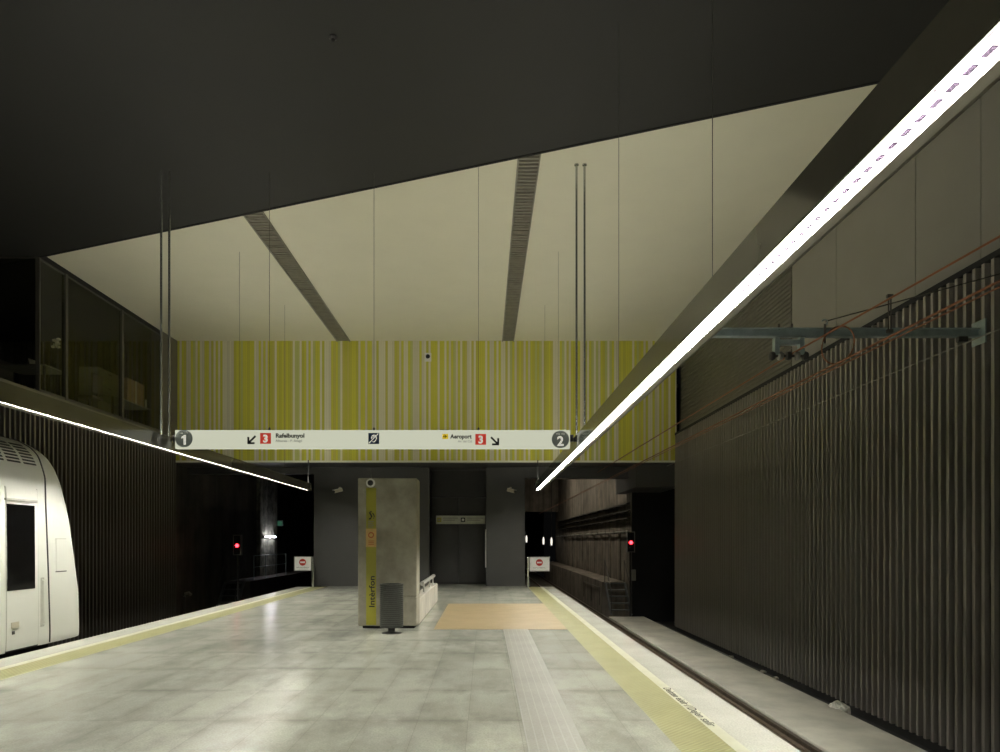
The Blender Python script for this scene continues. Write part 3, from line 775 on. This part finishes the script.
# ------------------------------------------------------------------ concrete intercom pillar, bench, bin
PX0, PX1, PY0, PY1 = -2.325, -1.245, 12.2, 12.72
pl = thing('intercom_pillar', 'tall concrete intercom pillar with a yellow vertical strip', 'pillar', ((PX0 + PX1) / 2, PY0 + .2, 0))
MB().box(PX0, PX1, PY0, PY1, .585, 2.75).box(PX0, PX1, PY0, PY1, .045, .575).box(PX0 + .006, PX1 - .006, PY0 + .006, PY1 - .006, .57, .59).build('concrete_body', 'concrete', pl, .018)
MB().box(PX0 + .08, PX1 - .05, PY0 + .05, PY1 - .05, 0, .05).build('plinth', 'black', pl)
YP = PY0; kp = YP / F
s0, s1_ = at(366.2, 626, YP), at(376.2, 488, YP)
stp = MB().box(s0.x, s1_.x, YP - .006, YP, s0.z + .02, s1_.z).build('information_strip', 'olive', pl, .001)
o0, o1 = at(366.0, 547, YP), at(376.4, 528.6, YP)
st2 = MB().box(o0.x, o1.x, YP - .009, YP - .006, o0.z, o1.z).build('orange_sticker', 'orange_print', stp)
p0 = at(371.2, 535, YP)
MB().tube([(p0.x + .045 * math.cos(q * PI / 12), YP - .010, p0.z + .045 * math.sin(q * PI / 12)) for q in range(24)], .011, 6, True).build('call_ring', 'ring', stp)
for dz in (.11, .14, .17): MB().box(p0.x - .05, p0.x + .05, YP - .0105, YP - .009, p0.z - dz - .006, p0.z - dz + .006).build('lettering_line', 'ring', stp)
for q, dz in enumerate((0, .035, .07, .105)): z = at(0, 523, YP).z + .03 - dz; MB().box(p0.x - .055, p0.x + .05 - .02 * (q % 2), YP - .008, YP - .006, z - .007, z + .007).build('lettering_line', 'ink_grey', stp)
q = at(374.6, 607.6, YP); q.y = YP - .0075
text('lettering', 'Intèrfon', 'ink', stp, q, (0, 0, 1), (-1, 0, 0), .105, .565, .0015, .012, 'LEFT')
# telephone pictogram
b = MB(); P = lambda x, y: at(x, y, YP) + Vector((0, -.009, 0))
b.tube([P(369.2, 519.0), P(370.4, 518.6), P(371.8, 516.6), P(371.4, 515.4), P(369.6, 512.6), P(370.6, 511.6)], .014, 6)
b.tube([P(373.6, 514.2), P(374.4, 516.4), P(373.6, 518.6)], .009, 6); b.tube([P(373.6, 514.2), P(372.6, 513.2)], .009, 6)
b.ball(P(371.2, 511.8), .012, 1)
b.build('handset_symbol', 'ink', stp)
q = at(370.6, 483, YP)
ln = MB(); ln.lathe((q.x, YP, q.z), [(.082, 0), (.082, -.014), (.066, -.022), (.05, -.022)], 36, 'Y'); ln = ln.build('intercom_bezel', 'white', pl, 0, True)
MB().lathe((q.x, YP - .022, q.z), [(.052, .0), (.048, -.012), (.02, -.024)], 28, 'Y').build('lens', 'ink', ln, 0, True)

bn = thing('platform_bench', 'low pale concrete bench behind the pillar with a steel tube rail', 'bench', (-1.78, 15.2, 0))
MB().box(PX0 + .02, -1.26, PY1 + .002, 17.66, .0, .49).build('bench_block', 'conc_white', bn, .015)
MB().tube([(-1.33, 14.1, .70), (-1.33, 17.3, .70)], .045, 14).build('tube_rail', 'rail_steel', bn, 0, True)
for y in (14.5, 16.0, 17.0): MB().tube([(-1.33, y, .48), (-1.33, y, .67)], .02, 10).build('rail_post', 'rail_steel', bn, 0, True)
MB().box(-2.2, -1.45, 12.9, 17.5, .49, .51).build('seat_board', 'dark_metal', bn, .004)

tb = thing('litter_bin', 'grey ribbed litter bin standing before the concrete pillar', 'bin', (-1.63, 11.6, 0))
cx, cy = -1.625, 11.6
b = MB(); prof = [(.18, .105), (.203, .11)]
n = 21; hh = (.845 - .115) / n
for i in range(n):
    z = .115 + i * hh
    prof += [(.190, z), (.190, z + hh * .22), (.205, z + hh * .34), (.205, z + hh * .9), (.190, z + hh)]
prof += [(.205, .847), (.205, .857), (.17, .857), (.165, .80), (.16, .3)]
b.lathe((cx, cy, 0), prof, 40); b.build('bin_body', 'bin', tb, 0, True)
MB().lathe((cx, cy, 0), [(.158, .30), (.158, .302)], 30).build('bin_liner', 'black', tb)
MB().tube([(cx, cy, .012), (cx, cy, .12)], .06, 18).build('stem', 'dark_metal', tb, 0, True)
MB().lathe((cx, cy, 0), [(.17, 0), (.17, .008), (.10, .018), (.06, .03)], 36).build('base_plate', 'dark_metal', tb, 0, True)
q = at(400.4, 592.4, 11.39); MB().lathe((q.x, cy - .19, q.z), [(.008, .03), (.008, -.004)], 10, 'Y').build('lock', 'steel', tb)

# ------------------------------------------------------------------ no entry signs
def no_entry(x0, x1, y0, y1, cxp, cyp, px0, px1, base, label):
    Y = 23.2; kk = Y / F
    t = thing('no_entry_sign', label, 'sign', (at((px0 + px1) / 2, base, Y).x, Y, 0), 'no entry signs at the platform end')
    a, c = at(x0, y1, Y), at(x1, y0, Y)
    pn = MB().box(a.x, c.x, Y - .02, Y + .02, a.z, c.z).build('sign_panel', 'white', t, .004)
    fr = MB()
    fr.box(a.x - .02, a.x, Y - .03, Y + .03, a.z - .02, c.z + .02).box(c.x, c.x + .02, Y - .03, Y + .03, a.z - .02, c.z + .02).box(a.x, c.x, Y - .03, Y + .03, c.z, c.z + .02).box(a.x, c.x, Y - .03, Y + .03, a.z - .02, a.z)
    fr.build('sign_frame', 'ink_grey', t)
    q = at(cxp, cyp, Y)
    ds = MB().lathe((q.x, Y - .02, q.z), [(3.45 * kk, 0), (3.45 * kk, -.005)], 36, 'Y').build('no_entry_disc', 'red', t)
    MB().box(q.x - 2.4 * kk, q.x + 2.4 * kk, Y - .029, Y - .025, q.z - .75 * kk, q.z + .75 * kk).build('white_bar', 'white', ds)
    text('lettering', 'Prohibit el pas / Prohibido el paso', 'ink', t, Vector((q.x, Y - .022, at(0, y1 - 2.6, Y).z)), (1, 0, 0), (0, 0, 1), .035, 12.5 * kk, .001, 0)
    pa, pb = at(px0, base, Y), at(px1, y0 - .4, Y)
    MB().box(pa.x, pb.x, Y - .035, Y + .035, 0, pb.z).build('post', 'steel', t, .005)
    MB().box(pa.x - .05, pb.x + .05, Y - .08, Y + .08, 0, .012).build('foot_plate', 'steel', t)
    lo, hi = (c.x + .02, pa.x) if pa.x > c.x else (pb.x, a.x - .02)
    if hi > lo: MB().box(lo - .001, hi + .001, Y - .015, Y + .015, c.z - .1, c.z - .06).box(lo - .001, hi + .001, Y - .015, Y + .015, a.z + .06, a.z + .1).build('bracket', 'steel', t)
no_entry(294.8, 311.0, 557, 570.4, 302.8, 562.2, 312.0, 313.9, 586.5, 'white no entry sign on a post at the left platform end')
no_entry(530.0, 549.2, 557.3, 570.8, 539.3, 562.5, 527.2, 529.0, 587.0, 'white no entry sign on a post at the right platform end')

# ------------------------------------------------------------------ security cameras
def cctv(px, py, Y, label, mir=1):
    p = at(px, py, Y)
    t = thing('security_camera', label, 'camera', p)
    MB().box(p.x - .04, p.x + .04, Y - .02, Y, p.z + .02, p.z + .14).build('wall_plate', 'beige', t, .004)
    MB().tube([(p.x, Y, p.z + .08), (p.x, Y - .18, p.z + .08), (p.x, Y - .2, p.z)], .022, 8).build('arm', 'beige', t, 0, True)
    d = Vector((mir * .75, -.5, -.25)).normalized(); c = Vector((p.x, Y - .2, p.z))
    MB().bar(c - d * .13, c + d * .16, .10, .11).build('camera_body', 'beige', t, .008)
    MB().bar(c - d * .10 + Vector((0, 0, .065)), c + d * .22 + Vector((0, 0, .065)), .13, .015).build('sun_shield', 'white', t, .003)
    MB().tube([c + d * .16, c + d * .18], .035, 14).build('lens', 'ink', t)
cctv(340, 491, YB, 'small pale security camera on the charcoal wall left of the pillar', -1)
cctv(510.5, 491, YB, 'small pale security camera on the charcoal wall right of the doorway', 1)
p = at(428, 357.5, YW)
t = thing('camera_box', 'white box camera with a dark eye on the striped wall', 'camera', p)
MB().box(p.x - .11, p.x + .11, YW - .06, YW, p.z - .14, p.z + .14).build('camera_case', 'white', t, .01)
MB().lathe((p.x, YW - .06, p.z + .02), [(.072, 0), (.068, -.03), (.045, -.06), (.01, -.075)], 24, 'Y').build('lens', 'ink', t, 0, True)

# ------------------------------------------------------------------ lettering on the platform edge
lt = text('edge_lettering', 'Deixen eixir / Dejen salir', 'ink', None, Vector((1.935, 6.52, .0005)), (0, -1, 0), (1, 0, 0), .085, 1.5, .0006, .004)
tag(lt, 'dark lettering on the cream line of the right platform edge', 'lettering')

# ------------------------------------------------------------------ overhead line at the right track
YO = 8.6
bk = thing('overhead_bracket', 'galvanised overhead line beam reaching out from the ribbed right wall', 'bracket', (XR, YO, 4.28))
zb0, zb1 = at(0, 337, YO).z, at(0, 328.8, YO).z
b = MB(); b.box(2.55, XR, YO - .003, YO + .003, zb0, zb1); b.box(2.55, XR, YO - .05, YO + .05, zb1 - .008, zb1); b.box(2.55, XR, YO - .05, YO + .05, zb0, zb0 + .008)
b.build('beam', 'galv', bk)
MB().box(XR - .02, XR, YO - .12, YO + .12, zb0 - .1, zb1 + .1).build('wall_plate', 'galv', bk, .004)
q0, q1 = at(776, 338, YO), at(801, 355, YO)
hg = MB(); hg.box(q0.x - .03, q0.x + .03, YO - .04, YO + .04, q1.z, q0.z).box(q1.x - .03, q1.x + .03, YO - .04, YO + .04, q1.z, q0.z).box(q0.x, q1.x, YO - .04, YO + .04, q0.z - .09, q0.z - .03)
hg.build('insulator_hanger', 'galv', bk)
for px in (757 + 21, 785, 792, 799): pass
b0, b1 = at(772, 356, YO), at(805, 356, YO)
for i in range(5):
    x = b0.x + (b1.x - b0.x) * i / 4
    MB().lathe((x - .035, YO, b0.z), [(.02, 0), (.05, .008), (.058, .035), (.05, .062), (.02, .07)], 20, 'X').build('insulator', 'dark_metal' if i not in (1, 3) else 'ink_grey', bk, 0, True)
MB().tube([(b0.x, YO, b0.z), (b1.x, YO, b0.z)], .018, 8).build('insulator_rod', 'wire_dark', bk)
for px in (779, 792): q = at(px, 328, YO); MB().tube([q - Vector((0, 0, .02)), q + Vector((0, 0, .05))], .014, 8).build('bolt', 'wire_dark', bk)
q = at(822, 345, YO); q2 = at(822, 326, YO)
MB().tube([q + Vector((0, -.07, 0)), q2 + Vector((0, -.07, 0))], .012, 8).build('clamp_rod', 'wire_dark', bk)
cl = [at(822 + 2.6 * math.cos(a), 324 + 2.6 * -math.sin(a), YO) + Vector((0, -.07, 0)) for a in [math.radians(-80 + i * 30) for i in range(9)]]
MB().tube(cl, .012, 8).build('clamp_hook', 'galv', bk, 0, True)
q = at(962, 339, YO); MB().box(q.x - .06, q.x + .06, YO - .03, YO + .03, q.z - .04, q.z + .04).build('wire_clamp', 'dark_metal', bk, .005)
# wires
def wire(pts, r, m, label, name='overhead_wire'):
    return tag(MB().tube(pts, r, 7).build(name, m, None, 0, True), label, 'wire', 'overhead wires of the right track')
A = Vector((4.0, YO, EYE + 2.44)); Bv = Vector((4.63, 6.0, EYE + 2.74))
dv = (Bv - A)
wire([A + dv * 1.9, Bv, A, Vector((4.0, 16, EYE + 2.44)), Vector((4.0, YB - .005, EYE + 2.44))], .012, 'copper', 'upper copper overhead wire clamped at the insulators')
wire([(4.0, 2.5, EYE + 2.02), (4.0, 49.9, EYE + 2.02)], .012, 'copper', 'lower copper overhead wire hanging below the bracket beam')
wire([(4.05, 2.5, EYE + 2.0), (4.05, 49.9, EYE + 2.0)], .008, 'copper', 'thin copper wire running close beside the lower overhead wire')
wire([(6.14, 2.5, EYE + 2.53), (6.14, YW + .1, EYE + 2.53)], .008, 'wire', 'pale thin cable running along the face of the ribbed right wall')
wire([at(823, 323, YO) + Vector((0, -.07, 0)), Vector((XR + .195, 8.25, EYE + 3.36))], .008, 'wire_dark', 'dark stay wire from the beam hook up to the right wall')
dq = [at(888.5, 297, 8.42), at(888.5, 331, 8.42)]
tag(MB().tube([dq[0], dq[1]], .008, 7).tube([dq[0] + Vector((.03, 0, .01)), dq[1] + Vector((.03, 0, .01))], .008, 7).box(dq[0].x - .02, dq[0].x + .05, 8.40, 8.44, dq[0].z - .01, dq[0].z + .03).box(dq[1].x - .02, dq[1].x + .05, 8.40, 8.44, dq[1].z - .02, dq[1].z + .02).build('wire_dropper', 'wire_dark'), 'short double dropper between the stay wire and the bracket beam', 'wire')
lp_ = [at(838 + 16 * math.cos(a) + 6 * math.sin(a) * -1 * -.6, 345 - 19 * math.sin(a), YO - .12) for a in [i * 2 * PI / 28 for i in range(28)]]
tag(MB().tube(lp_, .009, 7, True).build('cable_loop', 'copper', None, 0, True), 'loop of copper jumper cable hanging at the bracket beam', 'cable')

# rubble by the gutter
q = at(845, 707, 11.0)
b = MB(); b.ball((5.86, 11.05, -1.20), .15, 3, (1.0, 1.5, .9))
for v in b.bm.verts:
    v.co += Vector((random.uniform(-.02, .02), random.uniform(-.02, .02), random.uniform(-.02, .02)))
tag(b.build('rubble_lump', 'rock'), 'pale lump of rubble at the gutter below the ribbed right wall', 'rubble')
for i, (px, py, r) in enumerate(((783, 672, .06), (795, 678, .05), (736, 657, .06))):
    yy = 2.75 * F / (py - VY)
    b = MB(); b.ball((5.84, yy, -1.15 + r * .4 - .02), r, 2, (1, 1.4, .7))
    for v in b.bm.verts: v.co += Vector((random.uniform(-.01, .01),) * 3)
    tag(b.build('gutter_stone', 'concrete'), ('small stone in the gutter nearest the rubble lump', 'tiny stone in the gutter, between two others', 'small stone in the gutter furthest from the rubble lump')[(1, 0, 2)[i]], 'stone', 'stones in the gutter')

# ------------------------------------------------------------------ train
TS, TC, THW = -6.67, -8.0, 1.33
YCT = [(-.3, 10.75), (0, 10.78), (.78, 10.74), (1.95, 10.50), (2.6, 10.28), (2.9, 10.24), (3.1, 10.18), (3.3, 10.05)]
def interp(tab, z):
    if z <= tab[0][0]: return tab[0][1]
    for (a, u), (c, v) in zip(tab, tab[1:]):
        if z <= c: return u + (v - u) * (z - a) / (c - a)
    return tab[-1][1]
# half width at height z
HW = [(-.25, 1.28), (.0, 1.31), (.06, 1.322), (.25, 1.33), (1.2, 1.33), (2.2, 1.32), (2.55, 1.30), (2.75, 1.23), (2.92, 1.12), (3.05, .97), (3.15, .78), (3.22, .52), (3.27, .22), (3.29, .0)]
def smooth_interp(tab, z):
    e = .05; return (interp(tab, z - e) + 2 * interp(tab, z) + interp(tab, z + e)) / 4
def hw(z):
    return max(0, smooth_interp(HW, z)) if z < 3.1 else interp(HW, z)
NL = .95
def side(y, z):
    """x of the platform side of the body at (y, z)"""
    yc = smooth_interp(YCT, z); h = hw(z)
    if y <= yc: return TC + h
    s = min(1, (y - yc) / NL)
    return TC + h * math.sqrt(max(0, 1 - s * s))
zs = [.035, .06, .10, .16, .25, .5, .78, 1.1, 1.4, 1.7, 1.95, 2.2] + [2.3 + .04 * q for q in range(20)] + [3.09, 3.12, 3.15, 3.18, 3.205, 3.23, 3.25, 3.265, 3.275, 3.285]
bm_ = MB(); cols = []
for z in zs:
    yc = smooth_interp(YCT, z)
    ysq = [-8, -4, 0, 4, 7, 8.5, 9.2] + [9.2 + (yc - 9.2) * q for q in (.4, .8, 1)] + [yc + NL * math.sin(q * PI / 2 / 14) for q in range(1, 15)]
    ring = [(side(y, z), y, z) for y in ysq]
    ring = ring + [(2 * TC - x, y, z) for x, y, z in ring[::-1][1:]]
    cols.append([bm_.bm.verts.new(p) for p in ring])
for A_, B_ in zip(cols, cols[1:]):
    for i in range(len(A_) - 1): bm_.bm.faces.new((A_[i], A_[i + 1], B_[i + 1], B_[i]))
bm_.bm.faces.new(cols[-1])
bm_.bm.faces.new([c_[0] for c_ in cols] + [c_[-1] for c_ in cols[::-1]])
tr = thing('metro_train', 'white metro train standing at the left platform edge', 'train', (TC, 4, -1.13))
bm_.build('body_shell', 'train', tr, 0, True)
def nrm(y, z):
    e = .01
    px = (side(y + e, z) - side(y - e, z)) / (2 * e); pz = (side(y, z + e) - side(y, z - e)) / (2 * e)
    return Vector((1, -px, -pz)).normalized()
def patch(name, ys0, ys1, z0, z1, m, parent, off=.004, thick=.012, ny=4, nz=6, skew=None):
    """a shell laid on the body side; skew shifts y with height"""
    b = MB(); g = []
    for lay in (off, off - thick):
        rows = []
        for i in range(nz + 1):
            z = z0 + (z1 - z0) * i / nz; sh = skew(z) if skew else 0
            row = []
            for j in range(ny + 1):
                y = ys0 + (ys1 - ys0) * j / ny + sh
                row.append(b.bm.verts.new(Vector((side(y, z), y, z)) + nrm(y, z) * lay))
            rows.append(row)
        g.append(rows)
    T, U = g
    for i in range(nz):
        for j in range(ny):
            b.bm.faces.new((T[i][j], T[i][j + 1], T[i + 1][j + 1], T[i + 1][j])); b.bm.faces.new((U[i][j], U[i + 1][j], U[i + 1][j + 1], U[i][j + 1]))
    for i in range(nz):
        for j in (0, ny): b.bm.faces.new((T[i][j], T[i + 1][j], U[i + 1][j], U[i][j]))
    for j in range(ny):
        for i in (0, nz): b.bm.faces.new((T[i][j], T[i][j + 1], U[i][j + 1], U[i][j]))
    return b.build(name, m, parent, 0, False)
seam = lambda z: interp([(0, 0), (1.6, -.07), (2.2, -.095), (2.5, -.08), (2.75, -.05), (3.05, .08), (3.17, .10)], z)
patch('nose_seam', 10.22, 10.245, .05, 3.17, 'train_line', tr, .007, .014, 1, 70, seam)
cd = patch('cab_door', 9.30, 9.945, .06, 2.36, 'train', tr, .010, .014, 4, 16)
for a0, a1, z0, z1 in ((9.285, 9.30, .05, 2.37), (9.945, 9.96, .05, 2.37), (9.285, 9.96, .035, .06)):
    patch('door_gap', a0, a1, z0, z1, 'train_line' if z1 < .1 else 'train_shade', cd, .004, .01, 2, 12)
wz0, wz1 = .90, 2.12
patch('door_window', 9.30, 9.87, wz0, wz1, 'train_glass', cd, .014, .01, 3, 8)
wf = patch('window_drip', 9.27, 9.91, 2.17, 2.20, 'train_shade', cd, .03, .03, 3, 1)
patch('door_lock', 9.37, 9.52, .37, .45, 'beige', cd, .022, .02, 2, 2)
patch('key_plate', 9.39, 9.44, .28, .33, 'dark_metal', cd, .018, .012, 2, 2)
b = MB(); xh = side(10.05, .6)
b.tube([(xh, 10.05, 1.02), (xh + .035, 10.05, 1.0), (xh + .035, 10.05, .36), (xh, 10.05, .34)], .012, 8)
b.build('grab_handle', 'train', tr, 0, True)
patch('handle_recess', 10.01, 10.09, .31, 1.05, 'train_shade', tr, .003, .01, 2, 6)
pn = patch('access_panel', 10.37, 10.62, 1.13, 1.63, 'train', tr, .008, .012, 4, 6)
patch('panel_gap', 10.36, 10.63, 1.115, 1.13, 'train_line', pn, .003, .008, 4, 1)
patch('panel_gap', 10.36, 10.63, 1.63, 1.64, 'train_shade', pn, .003, .008, 4, 1)
for y0 in (8.77, 9.11, 9.45, 9.79):
    for i in range(7):
        z = 2.735 + i * .05
        patch('roof_vent_slit', y0 + .012 * i, y0 + .27 + .012 * i, z, z + .024, 'ink', tr, .004, .008, 2, 1)
# side passenger windows and skirt, seen only from the side
for y0 in (-6, -3, 0, 3, 6): patch('side_window', y0, y0 + 2.2, .95, 2.15, 'train_glass', tr, .006, .01, 2, 6)
MB().box(TC - 1.2, TC + 1.2, -7.9, 10.4, -.75, .05).build('underframe', 'black', tr, .03)
for yb in (-5.5, 7.2):
    bg = MB().box(TC - .7, TC + .7, yb - 1.1, yb + 1.1, -.95, -.70).build('bogie', 'dark_metal', tr, .03)
    for yy in (yb - .8, yb + .8):
        for sx in (-.5, .5):
            MB().lathe((TC - .1 + sx - .05, yy, -.75), [(.36, 0), (.38, .03), (.38, .1), (.2, .12)], 28, 'X').build('wheel', 'rail', bg, 0, True)

# ------------------------------------------------------------------ world, camera, view
w = bpy.data.worlds.new('dark surroundings'); S.world = w; w.use_nodes = True
w.node_tree.nodes['Background'].inputs[0].default_value = (.01, .01, .01, 1)
w.node_tree.nodes['Background'].inputs[1].default_value = .2
cam = bpy.data.cameras.new('camera'); co = bpy.data.objects.new('camera', cam); C.objects.link(co)
co.location = (0, 0, EYE); co.rotation_euler = (PI / 2, 0, 0)
cam.sensor_fit = 'HORIZONTAL'; cam.sensor_width = 36; cam.lens = 36 * F / 1000
cam.shift_x = (500 - VX) / 1000; cam.shift_y = (VY - 376) / 1000
cam.clip_start = .05; cam.clip_end = 300
S.camera = co
S.view_settings.view_transform = 'Standard'; S.view_settings.look = 'None'
S.view_settings.exposure = 0; S.view_settings.gamma = 1; S.view_settings.use_curve_mapping = False
cy_ = S.cycles
cy_.use_denoising = True
cy_.max_bounces = 10; cy_.diffuse_bounces = 6; cy_.glossy_bounces = 4; cy_.transparent_max_bounces = 8
cy_.sample_clamp_indirect = 6; cy_.caustics_reflective = False; cy_.caustics_refractive = False
cy_.use_light_tree = True
